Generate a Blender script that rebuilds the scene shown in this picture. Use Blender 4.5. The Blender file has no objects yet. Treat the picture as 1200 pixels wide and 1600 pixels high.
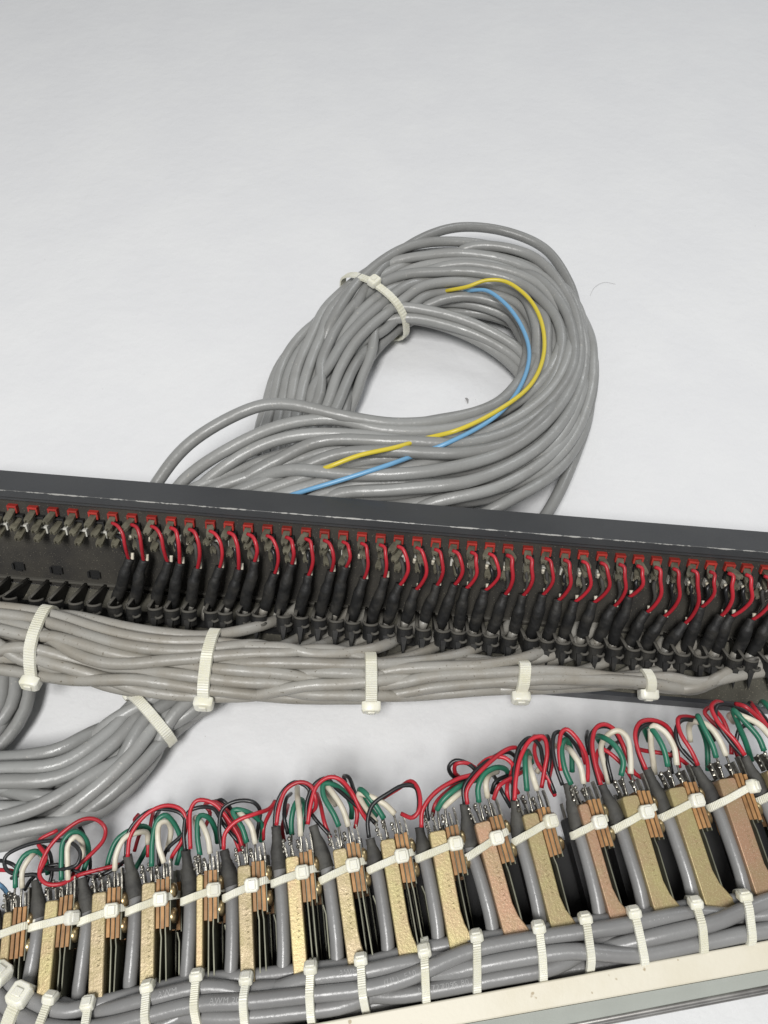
import bpy, math, random
import numpy as np
from mathutils import Vector, Matrix

# ------------------------------------------------------------------ camera, world, lights
C = bpy.data.collections.new('scene'); bpy.context.scene.collection.children.link(C)
SC = bpy.context.scene
MM = 0.001
H, PITCH, LENS = 320.0, math.radians(57), 26.0
cam = bpy.data.objects.new('camera', bpy.data.cameras.new('camera'))
C.objects.link(cam); SC.camera = cam
cam.data.lens = LENS; cam.data.sensor_width = 36; cam.data.clip_start = 0.01; cam.data.clip_end = 50
cam.location = (0, 0, H*MM); cam.rotation_euler = (math.pi/2-PITCH, 0, 0)
SC.view_settings.view_transform = 'Standard'; SC.view_settings.look = 'None'
SC.view_settings.exposure = 0; SC.view_settings.gamma = 1
w = bpy.data.worlds.new('World'); SC.world = w; w.use_nodes = True
w.node_tree.nodes['Background'].inputs[0].default_value = (0.96, 0.98, 1.0, 1)
w.node_tree.nodes['Background'].inputs[1].default_value = 0.28
def area(name, loc, target, size, energy, col, sizey=None):
    l = bpy.data.lights.new(name, 'AREA'); l.energy = energy; l.color = col
    l.shape = 'RECTANGLE'; l.size = size; l.size_y = sizey or size
    o = bpy.data.objects.new(name, l); C.objects.link(o); o.location = loc
    d = Vector(target)-Vector(loc); o.rotation_euler = d.to_track_quat('-Z', 'Y').to_euler()
area('ceiling_light', (-0.16, -0.44, 1.25), (0.0, 0.25, 0), 0.30, 17.0, (1, 0.985, 0.965), 0.5)
area('window_light', (0.9, 1.3, 1.3), (0.0, 0.3, 0), 0.6, 6.2, (0.95, 0.975, 1))

# ------------------------------------------------------------------ projection maths (mm)
F = 1600*LENS/36.0
FW = np.array([0, math.cos(PITCH), -math.sin(PITCH)]); DN = np.array([0, -math.sin(PITCH), -math.cos(PITCH)])
RT = np.array([1.0, 0, 0]); EYE = np.array([0, 0, H])
def ray(px, py): return RT*((px-600)/F)+FW+DN*((py-800)/F)
def P(px, py, h):
    d = ray(px, py); return EYE+d*((h-H)/d[2])
def onplane(px, py, p0, n):
    d = ray(px, py); return EYE+d*(np.dot(p0-EYE, n)/np.dot(d, n))
def nrm(v): v = np.asarray(v, float); return v/np.linalg.norm(v)
rng = np.random.default_rng(7)
def lerp(a, b, t): return a+(b-a)*t
def it(x, xs, ys): return float(np.interp(x, xs, ys))

# ------------------------------------------------------------------ mesh builders
MATS = {}
def smooth_path(pts, n=None, step=2.0):
    pts = np.asarray(pts, float)
    if len(pts) == 2: pts = np.array([pts[0], (pts[0]+pts[1])/2, pts[1]])
    seg = np.linalg.norm(np.diff(pts, axis=0), axis=1)**0.5; seg[seg < 1e-6] = 1e-6
    T = np.concatenate([[0], np.cumsum(seg)])
    if n is None: n = max(6, int(np.linalg.norm(np.diff(pts, axis=0), axis=1).sum()/step))
    m = np.zeros_like(pts)
    m[1:-1] = ((pts[1:-1]-pts[:-2])/(T[1:-1]-T[:-2])[:, None]*(T[2:]-T[1:-1])[:, None]
               + (pts[2:]-pts[1:-1])/(T[2:]-T[1:-1])[:, None]*(T[1:-1]-T[:-2])[:, None])/(T[2:]-T[:-2])[:, None]
    m[0] = (pts[1]-pts[0])/(T[1]-T[0]); m[-1] = (pts[-1]-pts[-2])/(T[-1]-T[-2])
    t = np.linspace(0, T[-1], n); k = np.clip(np.searchsorted(T, t, 'right')-1, 0, len(T)-2)
    hh = (T[k+1]-T[k]); u = ((t-T[k])/hh)[:, None]; hh = hh[:, None]
    return ((2*u**3-3*u**2+1)*pts[k]+(u**3-2*u**2+u)*hh*m[k]+(-2*u**3+3*u**2)*pts[k+1]+(u**3-u**2)*hh*m[k+1])
def frames(p):
    t = np.gradient(p, axis=0); t /= np.linalg.norm(t, axis=1)[:, None]+1e-12
    n = np.zeros_like(p); a = np.array([0, 0, 1.0])
    if abs(t[0] @ a) > .9: a = np.array([1.0, 0, 0])
    v = a-t[0]*(a @ t[0]); n[0] = v/np.linalg.norm(v)
    for i in range(1, len(p)):
        v = n[i-1]-t[i]*(n[i-1] @ t[i]); n[i] = v/(np.linalg.norm(v)+1e-12)
    return t, n, np.cross(t, n)
class MB:
    def __init__(s): s.v = []; s.f = []
    def add(s, v, f):
        o = len(s.v); s.v += [tuple(x) for x in v]; s.f += [tuple(i+o for i in q) for q in f]; return s
    def tube(s, p, r, k=10, squash=None):
        p = np.asarray(p, float); t, n, b = frames(p); r = np.broadcast_to(np.asarray(r, float), (len(p),))
        an = np.arange(k)*2*math.pi/k
        ring = p[:, None]+r[:, None, None]*(np.cos(an)[None, :, None]*n[:, None]*(squash or 1)+np.sin(an)[None, :, None]*b[:, None])
        v = ring.reshape(-1, 3); f = []
        for i in range(len(p)-1):
            for j in range(k):
                f.append((i*k+j, i*k+(j+1) % k, (i+1)*k+(j+1) % k, (i+1)*k+j))
        f.append(tuple(range(k))[::-1]); f.append(tuple(range((len(p)-1)*k, len(p)*k)))
        return s.add(v, f)
    def box(s, c, h, R=None):
        c = np.asarray(c, float); v = []
        for z in (-1, 1):
            for y in (-1, 1):
                for x in (-1, 1):
                    q = np.array([x*h[0], y*h[1], z*h[2]]); v.append(c+(q @ R if R is not None else q))
        return s.add(v, [(0, 2, 3, 1), (4, 5, 7, 6), (0, 1, 5, 4), (2, 6, 7, 3), (0, 4, 6, 2), (1, 3, 7, 5)])
    def prism(s, outline, vec):
        o = [np.asarray(q, float) for q in outline]; n = len(o); vec = np.asarray(vec, float)
        v = o+[q+vec for q in o]
        return s.add(v, [tuple(range(n))[::-1], tuple(range(n, 2*n))]+[(i, (i+1) % n, n+(i+1) % n, n+i) for i in range(n)])
    def ribbon(s, pts, nor, tan, wd, th, closed=True):
        # flat strap: pts centre line, nor outward normals, tan width direction
        n = len(pts); v = []
        for p, q, t in zip(pts, nor, tan):
            v += [p-t*wd/2, p-t*wd/2*.86+q*th, p+t*wd/2*.86+q*th, p+t*wd/2]
        f = []
        for i in range(n if closed else n-1):
            j = (i+1) % n
            for k in range(4): f.append((i*4+k, i*4+(k+1) % 4, j*4+(k+1) % 4, j*4+k))
        if not closed: f += [(0, 1, 2, 3), tuple((n-1)*4+k for k in (3, 2, 1, 0))]
        return s.add(v, f)
    def mesh(s, name, m, smooth=True):
        me = bpy.data.meshes.new(name); me.from_pydata([(a*MM, b*MM, c*MM) for a, b, c in s.v], [], s.f)
        me.materials.append(MATS[m] if isinstance(m, str) else m)
        import bmesh
        bm = bmesh.new(); bm.from_mesh(me); bmesh.ops.recalc_face_normals(bm, faces=bm.faces); bm.to_mesh(me); bm.free()
        if smooth: me.shade_smooth()
        return me
    def build(s, name, m, parent=None, smooth=True, bevel=0, auto=True, mat4=None):
        # with mat4 the vertices are local to that frame, else they are world mm
        if mat4 is None:
            v = np.array(s.v); c = v.mean(axis=0); s.v = [tuple(x) for x in (v-c)]
            mat4 = Matrix.Translation(Vector(c)*MM)
        me = s.mesh(name, m, smooth)
        return link(name, me, mat4, parent, bevel, smooth and auto)
def wm(o):
    m = o.matrix_basis.copy(); p = o.parent
    while p: m = p.matrix_basis @ m; p = p.parent
    return m
def link(name, me, world, parent=None, bevel=0, sharp=False):
    o = bpy.data.objects.new(name, me); C.objects.link(o)
    if parent: o.parent = parent; o.matrix_basis = wm(parent).inverted() @ world
    else: o.matrix_basis = world
    if bevel:
        b = o.modifiers.new('bevel', 'BEVEL'); b.width = bevel*MM; b.segments = 2; b.limit_method = 'ANGLE'; b.angle_limit = .6
        b.harden_normals = False
    if sharp and not me.get('sh'):
        me['sh'] = 1
        me.set_sharp_from_angle(angle=math.radians(50))
    return o
def thing(name, loc, label, cat, group=None):
    o = bpy.data.objects.new(name, None); C.objects.link(o); o.location = Vector(loc)*MM
    o.empty_display_size = .01
    o.matrix_basis = Matrix.Translation(Vector(loc)*MM)
    o['label'] = label; o['category'] = cat
    if group: o['group'] = group
    return o
def tag(o, label, cat, group=None):
    o['label'] = label; o['category'] = cat
    if group: o['group'] = group
def M4(o, x, y, z):
    m = Matrix.Identity(4)
    for i in range(3):
        m[i][0] = x[i]; m[i][1] = y[i]; m[i][2] = z[i]; m[i][3] = o[i]*MM
    return m

# ------------------------------------------------------------------ materials
def mat(name, col, rough=.5, metal=0., var=None, scale=60, bump=0., bscale=400, rnd=0., col2=None, spec=.5,
        sss=0., lo=.4, hi=.65, wave=None, speck=None, trans=0, rvar=0):
    m = bpy.data.materials.new(name); m.use_nodes = True; nt = m.node_tree; N = nt.nodes; L = nt.links
    b = N['Principled BSDF']; b.inputs['Roughness'].default_value = rough; b.inputs['Metallic'].default_value = metal
    b.inputs['Specular IOR Level'].default_value = spec
    tc = N.new('ShaderNodeTexCoord'); src = tc.outputs['Object']
    oi = N.new('ShaderNodeObjectInfo')
    add = N.new('ShaderNodeVectorMath'); add.operation = 'ADD'
    sc_ = N.new('ShaderNodeVectorMath'); sc_.operation = 'SCALE'; sc_.inputs[3].default_value = 0.37
    cb = N.new('ShaderNodeCombineXYZ'); L.new(oi.outputs['Random'], cb.inputs[0]); L.new(oi.outputs['Random'], cb.inputs[1])
    L.new(cb.outputs[0], sc_.inputs[0]); L.new(src, add.inputs[0]); L.new(sc_.outputs[0], add.inputs[1]); src = add.outputs[0]
    cur = None
    def rgb(c): 
        n = N.new('ShaderNodeRGB'); n.outputs[0].default_value = (*c, 1); return n.outputs[0]
    cur = rgb(col)
    def mix(fac, a, c2, mode='MIX'):
        x = N.new('ShaderNodeMix'); x.data_type = 'RGBA'; x.blend_type = mode
        if isinstance(fac, float): x.inputs[0].default_value = fac
        else: L.new(fac, x.inputs[0])
        L.new(a, x.inputs[6]); L.new(c2, x.inputs[7]); return x.outputs[2]
    def noise(s, det=4, r=.6):
        n = N.new('ShaderNodeTexNoise'); n.inputs['Scale'].default_value = s; n.inputs['Detail'].default_value = det
        n.inputs['Roughness'].default_value = r; L.new(src, n.inputs['Vector']); return n.outputs['Fac']
    def ramp(fac, a, c):
        r = N.new('ShaderNodeMapRange'); r.inputs[1].default_value = a; r.inputs[2].default_value = c
        L.new(fac, r.inputs[0]); return r.outputs[0]
    if col2: cur = mix(ramp(noise(scale), lo, hi), cur, rgb(col2))
    if speck:
        sc2, th, c3 = speck
        cur = mix(ramp(noise(sc2, 2, .5), th, th+.04), cur, rgb(c3))
    if rnd:
        hs = N.new('ShaderNodeHueSaturation'); mr = N.new('ShaderNodeMapRange')
        mr.inputs[3].default_value = 1-rnd; mr.inputs[4].default_value = 1+rnd
        L.new(oi.outputs['Random'], mr.inputs[0]); L.new(mr.outputs[0], hs.inputs['Value']); L.new(cur, hs.inputs['Color']); cur = hs.outputs[0]
    L.new(cur, b.inputs['Base Color'])
    if rvar:
        r = N.new('ShaderNodeMapRange'); r.inputs[1].default_value = .3; r.inputs[2].default_value = .7
        r.inputs[3].default_value = max(.05, rough-rvar); r.inputs[4].default_value = rough+rvar
        L.new(noise(scale*2), r.inputs[0]); L.new(r.outputs[0], b.inputs['Roughness'])
    if bump:
        bp = N.new('ShaderNodeBump'); bp.inputs['Strength'].default_value = 1; bp.inputs['Distance'].default_value = bump*MM
        if wave:
            wv = N.new('ShaderNodeTexNoise'); wv.inputs['Scale'].default_value = wave; wv.inputs['Detail'].default_value = 1
            L.new(src, wv.inputs['Vector'])
            a = N.new('ShaderNodeMath'); a.operation = 'ADD'; L.new(noise(bscale), a.inputs[0]); 
            k = N.new('ShaderNodeMath'); k.operation = 'MULTIPLY'; k.inputs[1].default_value = 4; L.new(wv.outputs['Fac'], k.inputs[0])
            L.new(k.outputs[0], a.inputs[1]); L.new(a.outputs[0], bp.inputs['Height'])
        else: L.new(noise(bscale), bp.inputs['Height'])
        L.new(bp.outputs[0], b.inputs['Normal'])
    if sss:
        b.inputs['Subsurface Weight'].default_value = sss; b.inputs['Subsurface Radius'].default_value = (.002, .002, .0015)
        b.inputs['Subsurface Scale'].default_value = 1
    MATS[name] = m; return m
mat('table', (.74, .745, .755), .55, col2=(.765, .77, .775), scale=16, bump=.6, bscale=90, speck=(520, .765, (.52, .51, .50)), spec=.25)
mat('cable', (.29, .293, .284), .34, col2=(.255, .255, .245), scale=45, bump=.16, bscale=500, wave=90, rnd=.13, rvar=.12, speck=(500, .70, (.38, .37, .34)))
mat('cable_dusty', (.33, .32, .29), .42, col2=(.275, .255, .215), scale=60, bump=.12, bscale=900, wave=70, rnd=.07, speck=(900, .68, (.14, .12, .09)), rvar=.14)
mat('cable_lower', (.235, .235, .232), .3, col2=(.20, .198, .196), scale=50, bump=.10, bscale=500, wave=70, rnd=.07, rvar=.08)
mat('tie', (.80, .79, .70), .33, sss=.2, col2=(.74, .72, .58), scale=80, bump=.05, bscale=500, rnd=.06)
mat('black_paint', (.035, .038, .043), .38, col2=(.045, .047, .052), scale=50, bump=.03, bscale=1500, speck=(700, .74, (.12, .12, .12)), rvar=.1)
mat('black_dusty', (.030, .028, .025), .75, col2=(.055, .050, .040), scale=40, bump=.12, bscale=1800, speck=(1600, .66, (.16, .145, .11)))
mat('tray_dusty', (.10, .095, .075), .8, col2=(.075, .07, .055), scale=60, bump=.12, bscale=1800, speck=(1500, .64, (.22, .20, .15)))
mat('comb', (.011, .011, .011), .55, col2=(.035, .033, .028), scale=160, bump=.05, bscale=1500, lo=.45, hi=.75)
mat('comb_edge', (.085, .08, .068), .7, bump=.05, bscale=1500)
mat('red_plastic', (.40, .03, .022), .5, rnd=.18, col2=(.28, .03, .02), scale=200)
mat('black_plastic', (.02, .02, .02), .5)
mat('white_plastic', (.62, .61, .55), .5)
mat('lug', (.175, .165, .12), .6, metal=.1, col2=(.10, .092, .066), scale=250, bump=.05, bscale=900, rnd=.15)
mat('lug_hole', (.012, .012, .01), .7)
mat('sleeve', (.013, .013, .013), .6, col2=(.045, .042, .036), scale=160, bump=.2, bscale=700, wave=220, lo=.45, hi=.8)
mat('sleeve_grey', (.07, .068, .06), .72, col2=(.035, .034, .032), scale=120, bump=.3, bscale=500, rnd=.2)
mat('wire_red', (.46, .022, .035), .38, col2=(.38, .018, .028), scale=60, rnd=.12)
mat('wire_black', (.016, .017, .018), .35)
mat('wire_green', (.02, .15, .09), .38, rnd=.12)
mat('wire_white', (.68, .64, .53), .42, col2=(.55, .50, .38), scale=120, rnd=.08)
mat('wire_yellow', (.66, .53, .05), .35)
mat('wire_blue', (.17, .38, .60), .35)
mat('zinc_tan', (.33, .26, .155), .42, metal=.35, col2=(.30, .25, .12), scale=90, bump=.10, bscale=1100, rnd=.1, lo=.4, hi=.65, speck=(2600, .60, (.46, .38, .25)), rvar=.1)
mat('zinc_gold', (.39, .335, .155), .42, metal=.35, col2=(.37, .26, .15), scale=110, bump=.10, bscale=1100, rnd=.12, lo=.35, hi=.7, speck=(2600, .60, (.50, .44, .24)))
mat('zinc_pink', (.42, .25, .155), .42, metal=.35, col2=(.34, .265, .14), scale=110, bump=.10, bscale=1100, rnd=.1, lo=.4, hi=.75, speck=(2600, .60, (.50, .37, .26)))
mat('phenolic', (.40, .21, .075), .55, col2=(.27, .13, .045), scale=180, bump=.08, bscale=900, rnd=.2)
mat('leaf_steel', (.17, .17, .125), .5, metal=.5, col2=(.11, .11, .08), scale=60, rnd=.15)
mat('tin', (.36, .345, .30), .3, metal=.9, col2=(.13, .12, .10), scale=350, bump=.1, bscale=900)
mat('brass_screw', (.50, .40, .22), .32, metal=.9, col2=(.3, .2, .1), scale=200)
mat('shade_steel', (.012, .012, .013), .5, col2=(.02, .02, .02), scale=40)  # near-black: the shade inside the lower bay is put into this colour
mat('cream', (.66, .62, .51), .5, col2=(.60, .55, .42), scale=28, bump=.1, bscale=500, speck=(260, .70, (.38, .31, .20)), lo=.5, hi=.8)
mat('sage', (.37, .39, .355), .45, col2=(.33, .345, .315), scale=30, bump=.06, bscale=700, speck=(200, .76, (.62, .62, .50)))
mat('lip_metal', (.42, .41, .39), .33, metal=.85, col2=(.25, .24, .23), scale=60, spec=.6)
mat('print', (.36, .36, .355), .5)
mat('lint', (.30, .295, .29), .8)
# rail with a worn, scratched lower-front edge (object space: y depth, z height)
m = mat('rail_paint', (.042, .044, .047), .38, col2=(.052, .054, .056), scale=30, bump=.04, bscale=1600, speck=(500, .76, (.16, .16, .16)), rvar=.1)
nt = m.node_tree; N = nt.nodes; L = nt.links; b = N['Principled BSDF']
tc = N.new('ShaderNodeTexCoord'); sx = N.new('ShaderNodeSeparateXYZ'); L.new(tc.outputs['Object'], sx.inputs[0])
nz = N.new('ShaderNodeTexNoise'); nz.inputs['Scale'].default_value = 160; nz.inputs['Detail'].default_value = 6; nz.inputs['Roughness'].default_value = .75
mpn = N.new('ShaderNodeMapping'); mpn.inputs['Scale'].default_value = (.35, 1, 1); L.new(tc.outputs['Object'], mpn.inputs[0]); L.new(mpn.outputs[0], nz.inputs['Vector'])
# y near 0 is the front edge, z near 0 the top
dd = N.new('ShaderNodeMath'); dd.operation = 'ABSOLUTE'; L.new(sx.outputs[1], dd.inputs[0])
dz = N.new('ShaderNodeMath'); dz.operation = 'ABSOLUTE'; L.new(sx.outputs[2], dz.inputs[0])
s1 = N.new('ShaderNodeMath'); s1.operation = 'ADD'; L.new(dd.outputs[0], s1.inputs[0]); L.new(dz.outputs[0], s1.inputs[1])
wv = N.new('ShaderNodeMapRange'); wv.inputs[1].default_value = .48; wv.inputs[2].default_value = .80; wv.inputs[3].default_value = 0.00022; wv.inputs[4].default_value = .0011
L.new(nz.outputs['Fac'], wv.inputs[0])
lt = N.new('ShaderNodeMath'); lt.operation = 'LESS_THAN'; L.new(s1.outputs[0], lt.inputs[0]); L.new(wv.outputs[0], lt.inputs[1])
mx = N.new('ShaderNodeMix'); mx.data_type = 'RGBA'; L.new(lt.outputs[0], mx.inputs[0])
L.new(b.inputs['Base Color'].links[0].from_socket, mx.inputs[6]); mx.inputs[7].default_value = (.36, .355, .335, 1)
L.new(mx.outputs[2], b.inputs['Base Color'])
# strap ridges
mat('tie_strap', (.73, .72, .62), .36, sss=.2, col2=(.66, .64, .51), scale=80, rnd=.06)

# ------------------------------------------------------------------ table
def tabletop():
    nx = 120; s = MB(); xs = np.linspace(-1500, 1500, nx); ys = np.linspace(-600, 3200, nx)
    v = [(x, y, 0) for y in ys for x in xs]
    f = [(j*nx+i, j*nx+i+1, (j+1)*nx+i+1, (j+1)*nx+i) for j in range(nx-1) for i in range(nx-1)]
    s.add(v, f); o = s.build('tabletop', 'table', mat4=Matrix.Identity(4)); o['kind'] = 'structure'
    o['label'] = 'plain white tabletop under the patchbays'
tabletop()

# ------------------------------------------------------------------ bundles of cables packed by relaxation
def snoise(n, m, ctrl, seed):
    r = np.random.default_rng(seed); k = r.uniform(-1, 1, (n, ctrl)); t = np.linspace(0, ctrl-1, m); i = np.clip(t.astype(int), 0, ctrl-2); u = t-i; u = u*u*(3-2*u)
    return k[:, i]*(1-u)+k[:, i+1]*u
def bundle(path, n, d, seed, step=4.0, ctrl=6, wander=.55, its=160, flat=False):
    """path rows: px, py, height of centre, width mm, thickness mm. Returns (n, m, 3) centre lines, frames."""
    c = np.array([P(q[0], q[1], q[2]) for q in path]); L_ = np.linalg.norm(np.diff(c, axis=0), axis=1).sum()
    m = int(L_/step); full = np.array([list(cc)+[q[3], q[4]] for cc, q in zip(c, path)])
    sp = smooth_path(full, m); cen = sp[:, :3]; W = sp[:, 3]; Tk = sp[:, 4]
    t = np.gradient(cen, axis=0); t /= np.linalg.norm(t, axis=1)[:, None]
    S = np.cross(t, [0, 0, 1.0]); S /= np.linalg.norm(S, axis=1)[:, None]; U = np.cross(S, t)
    r = np.random.default_rng(seed)
    k = np.arange(n); rr = np.sqrt((k+.5)/n); th = k*2.39996
    A = (rr*np.cos(th))[:, None]+wander*snoise(n, m, ctrl, seed+1); B = (rr*np.sin(th))[:, None]+wander*snoise(n, m, ctrl, seed+2)
    q = np.sqrt(A*A+B*B); A /= np.maximum(q, 1); B /= np.maximum(q, 1)
    A = A*(W/2-d/2); B = B*(Tk/2-d/2); A0 = A.copy(); B0 = B.copy(); iu = np.triu_indices(n, 1)
    for k_ in range(its):
        dA = A[:, None]-A[None]; dB = B[:, None]-B[None]; D = np.sqrt(dA**2+dB**2)+1e-6
        push = np.maximum(0, d*1.0-D)*.5/D; idx = np.arange(n); push[idx, idx] = 0
        A = A+np.clip((dA*push).sum(1), -1, 1); B = B+np.clip((dB*push).sum(1), -1, 1)
        e = np.sqrt((A/(W/2-d/2+.1))**2+(B/(Tk/2-d/2+.1))**2); sc = np.where(e > 1, 1-(1-1/np.maximum(e, 1e-6))*.3, 1); A *= sc; B *= sc
        if k_ < its-25: A += (A0-A)*.03; B += (B0-B)*.03
        if k_ % 2 == 0:
            for X in (A, B): X[:, 1:-1] = .5*X[:, 1:-1]+.25*(X[:, :-2]+X[:, 2:])
    for _ in range(6):
        for X in (A, B): X[:, 1:-1] = .5*X[:, 1:-1]+.25*(X[:, :-2]+X[:, 2:])
    pos = cen[None]+S[None]*A[:, :, None]+U[None]*B[:, :, None]
    return dict(pos=pos, cen=cen, S=S, U=U, t=t, A=A, B=B, d=d)
def hull(pts):
    pts = sorted(set(map(tuple, np.round(pts, 4))))
    def half(ps):
        h = []
        for p in ps:
            while len(h) >= 2 and (h[-1][0]-h[-2][0])*(p[1]-h[-2][1])-(h[-1][1]-h[-2][1])*(p[0]-h[-2][0]) <= 0: h.pop()
            h.append(p)
        return h[:-1]
    return np.array(half(pts)+half(pts[::-1]))
def ring_from(pts2, off, n=72):
    """closed smooth outline round 2-D points; returns pts, normals resampled"""
    h = hull(pts2); c = h.mean(0); h2 = np.vstack([h, h[:1]]); seg = np.linalg.norm(np.diff(h2, axis=0), axis=1); T = np.concatenate([[0], np.cumsum(seg)])
    t = np.linspace(0, T[-1], n, endpoint=False); q = np.stack([np.interp(t, T, h2[:, 0]), np.interp(t, T, h2[:, 1])], 1)
    for _ in range(2): q = .5*q+.25*(np.roll(q, 1, 0)+np.roll(q, -1, 0))
    tg = np.roll(q, -1, 0)-np.roll(q, 1, 0); tg /= np.linalg.norm(tg, axis=1)[:, None]
    nn = np.stack([tg[:, 1], -tg[:, 0]], 1); return q+nn*off, nn
def tie_ring(parent, o, X, Y, T, pts2, head_ang, wd=4.2, th=1.1, head=(3.0, 2.6, 2.3), tail=0, skew=0, part='cable_tie', ridge=True):
    """strap round 2-D points in plane (X, Y) at o; T is the strap's width direction; head at head_ang in that plane"""
    q, nn = ring_from(pts2, .05); n = len(q)
    T2 = nrm(T+X*skew)
    if ridge:
        n2 = 160; i = np.arange(n2)*n/n2; a = i.astype(int); u = (i-a)[:, None]; q3 = q[a]*(1-u)+q[(a+1) % n]*u; n3 = nn[a]*(1-u)+nn[(a+1) % n]*u
        q3 = q3+n3*(.2*(np.arange(n2) % 2))[:, None]
    else: q3, n3 = q, nn
    pts = [o+X*p[0]+Y*p[1]+T*(p[0]*skew) for p in q3]; nor = [X*p[0]+Y*p[1] for p in n3]
    s = MB(); s.ribbon(pts, nor, [T]*len(pts), wd, th)
    tie = s.build(part, 'tie_strap', parent, smooth=False)
    c = q.mean(0); ang = np.arctan2(q[:, 1]-c[1], q[:, 0]-c[0]); k = int(np.argmin(np.abs(np.angle(np.exp(1j*(ang-head_ang))))))
    p = o+X*q[k][0]+Y*q[k][1]+T*(q[k][0]*skew); nd = X*nn[k][0]+Y*nn[k][1]; tg = nrm(np.cross(T, nd))
    R = np.array([tg, T, nd]); hb = MB()
    # head: a block, narrower at the top, with a slot rim and the cut tail
    h = np.array(head); v = []
    oc = [(-1, -.62), (-.7, -1), (.7, -1), (1, -.62), (1, .62), (.7, 1), (-.7, 1), (-1, .62)]
    for zz, k_ in ((0.1, 1), (h[2]*1.5, 1), (h[2]*2-.2, .84)):
        for a, b in oc: v.append(p+np.array([a*h[0]*k_, b*h[1]*k_, zz]) @ R)
    f = [tuple(range(8))[::-1], tuple(range(16, 24))]+[(l*8+i, l*8+(i+1) % 8, l*8+8+(i+1) % 8, l*8+8+i) for l in (0, 1) for i in range(8)]
    hb.add(v, f)
    hb.box(p+np.array([.2, 0, h[2]*2]) @ R, (1.3, 1.5, .35), R)
    hb.build('head', 'tie', tie, bevel=.25, smooth=True)
    return tie
def bundle_tie(parent, b, px, head_ang, axis='x', **kw):
    # section of the bundle nearest to image column px
    best = None
    for i, c in enumerate(b['cen']):
        r = c-EYE; z = r @ FW; X = 600+F*(r @ RT)/z; Y = 800+F*(r @ DN)/z
        e = abs((X if axis == 'x' else Y)-px)
        if kw.get('near') is not None: e = math.hypot(X-kw['near'][0], Y-kw['near'][1])
        if best is None or e < best[0]: best = (e, i)
    kw.pop('near', None); i = best[1]; d = b['d']+2*kw.pop('pad', 0); an = np.arange(12)*math.pi/6
    sel = b.get('alive', np.ones((len(b['A']), len(b['cen'])), bool))[:, i]
    pts = np.concatenate([np.stack([b['A'][k, i]+d/2*np.cos(an), b['B'][k, i]+d/2*np.sin(an)], 1) for k in range(len(b['A'])) if sel[k]])
    return tie_ring(parent, b['cen'][i], b['S'][i], b['U'][i], b['t'][i], pts, head_ang, **kw)
def cables(parent, b, matn, r=None, name='cable', k=12, skip=()):
    for i in range(len(b['pos'])):
        if i in skip: continue
        MB().tube(b['pos'][i], r or b['d']/2, k).build(name, matn, parent, auto=False)
def wire(parent, name, pts, r, m, k=8, step=1.6, wob=0):
    p = smooth_path(pts, step=step)
    return MB().tube(p, r, k).build(name, m, parent, auto=False)

# ================================================================== upper patchbay (black, thrown across the middle)
A0 = P(0, 765, 57.0); B0 = P(1200, 863, 52.0)
e = nrm(B0-A0); TILT = math.radians(27)
hn = nrm(np.cross(e, [0, 0, 1.0])*1.0)            # horizontal, perpendicular to the bay
if hn[1] > 0: hn = -hn
Nn = nrm(hn*math.cos(TILT)+np.array([0, 0, 1])*math.sin(TILT)); Nn = nrm(Nn-e*(Nn @ e)); Uu = nrm(np.cross(e, Nn))
if Uu[2] < 0: Uu = -Uu
INSET = 3.0
PP = A0-Nn*INSET                                    # point of the panel plane
BAYM = M4(A0, e, -Nn, Uu)
LEN = np.linalg.norm(B0-A0)
def Q(px, py, d): return onplane(px, py, PP+Nn*d, Nn)
def loc(p): q = p-A0; return np.array([q @ e, -(q @ Nn), q @ Uu])     # bay local: x along, y back, z up
def W(x, y, z): return A0+e*x-Nn*y+Uu*z
bay = thing('patch_bay', W(LEN/2, 6, -45), 'long black metal patchbay with red terminal sockets, its open back full of sleeved cables', 'patchbay')
X0, X1 = -45, LEN+45
s = MB()                                            # top rail: flange with a folded front lip
pr = [(0, 0), (17.5, .0), (17.5, -6), (1.6, -6), (1.6, -3.6), (0, -3.6)]
s.prism([(X0, y, z) for y, z in pr], (X1-X0, 0, 0)); s.build('top_rail', 'rail_paint', bay, mat4=BAYM, bevel=.35)
PH = 53.0
s = MB(); s.box(((X0+X1)/2, INSET+1, -PH/2-1.2), ((X1-X0)/2, 1, PH/2-2.6)); s.build('jack_panel', 'black_dusty', bay, mat4=BAYM, smooth=False)
s = MB(); s.box(((X0+X1)/2, 16.2, -PH/2-4), ((X1-X0)/2, 1.2, PH/2-2.2)); s.build('front_panel', 'black_paint', bay, mat4=BAYM, smooth=False)
# tray: from under the panel towards the viewer, close to the table
T0 = W(X0, INSET, -PH); T1 = W(X1, INSET, -PH)
fa = P(840, 1073, 7.0); fb = P(1200, 1103, 7.0); fd = nrm(fb-fa)
F0 = fa-fd*((fa-T0) @ fd); F1 = fa+fd*((T1-fa) @ fd)
T0 = np.array([T0[0], T0[1], 9.0]); T1 = np.array([T1[0], T1[1], 5.0]); F0[2] = 9.0; F1[2] = 6.0
s = MB(); s.prism([T0, T1, F1, F0], (0, 0, 1.8)); s.build('base_tray', 'tray_dusty', bay, smooth=False)
s = MB(); o_ = nrm(np.cross(nrm(F1-F0), [0, 0, 1.0])); o_ = o_ if o_[1] < 0 else -o_
s.prism([F0+o_*.05+[0, 0, 2.6], F1+o_*.05+[0, 0, 2.6], F1+o_*1.9+[0, 0, 2.6], F0+o_*1.9+[0, 0, 2.6]], (0, 0, -7.0)); s.build('tray_lip', 'black_paint', bay, bevel=.3)

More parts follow.
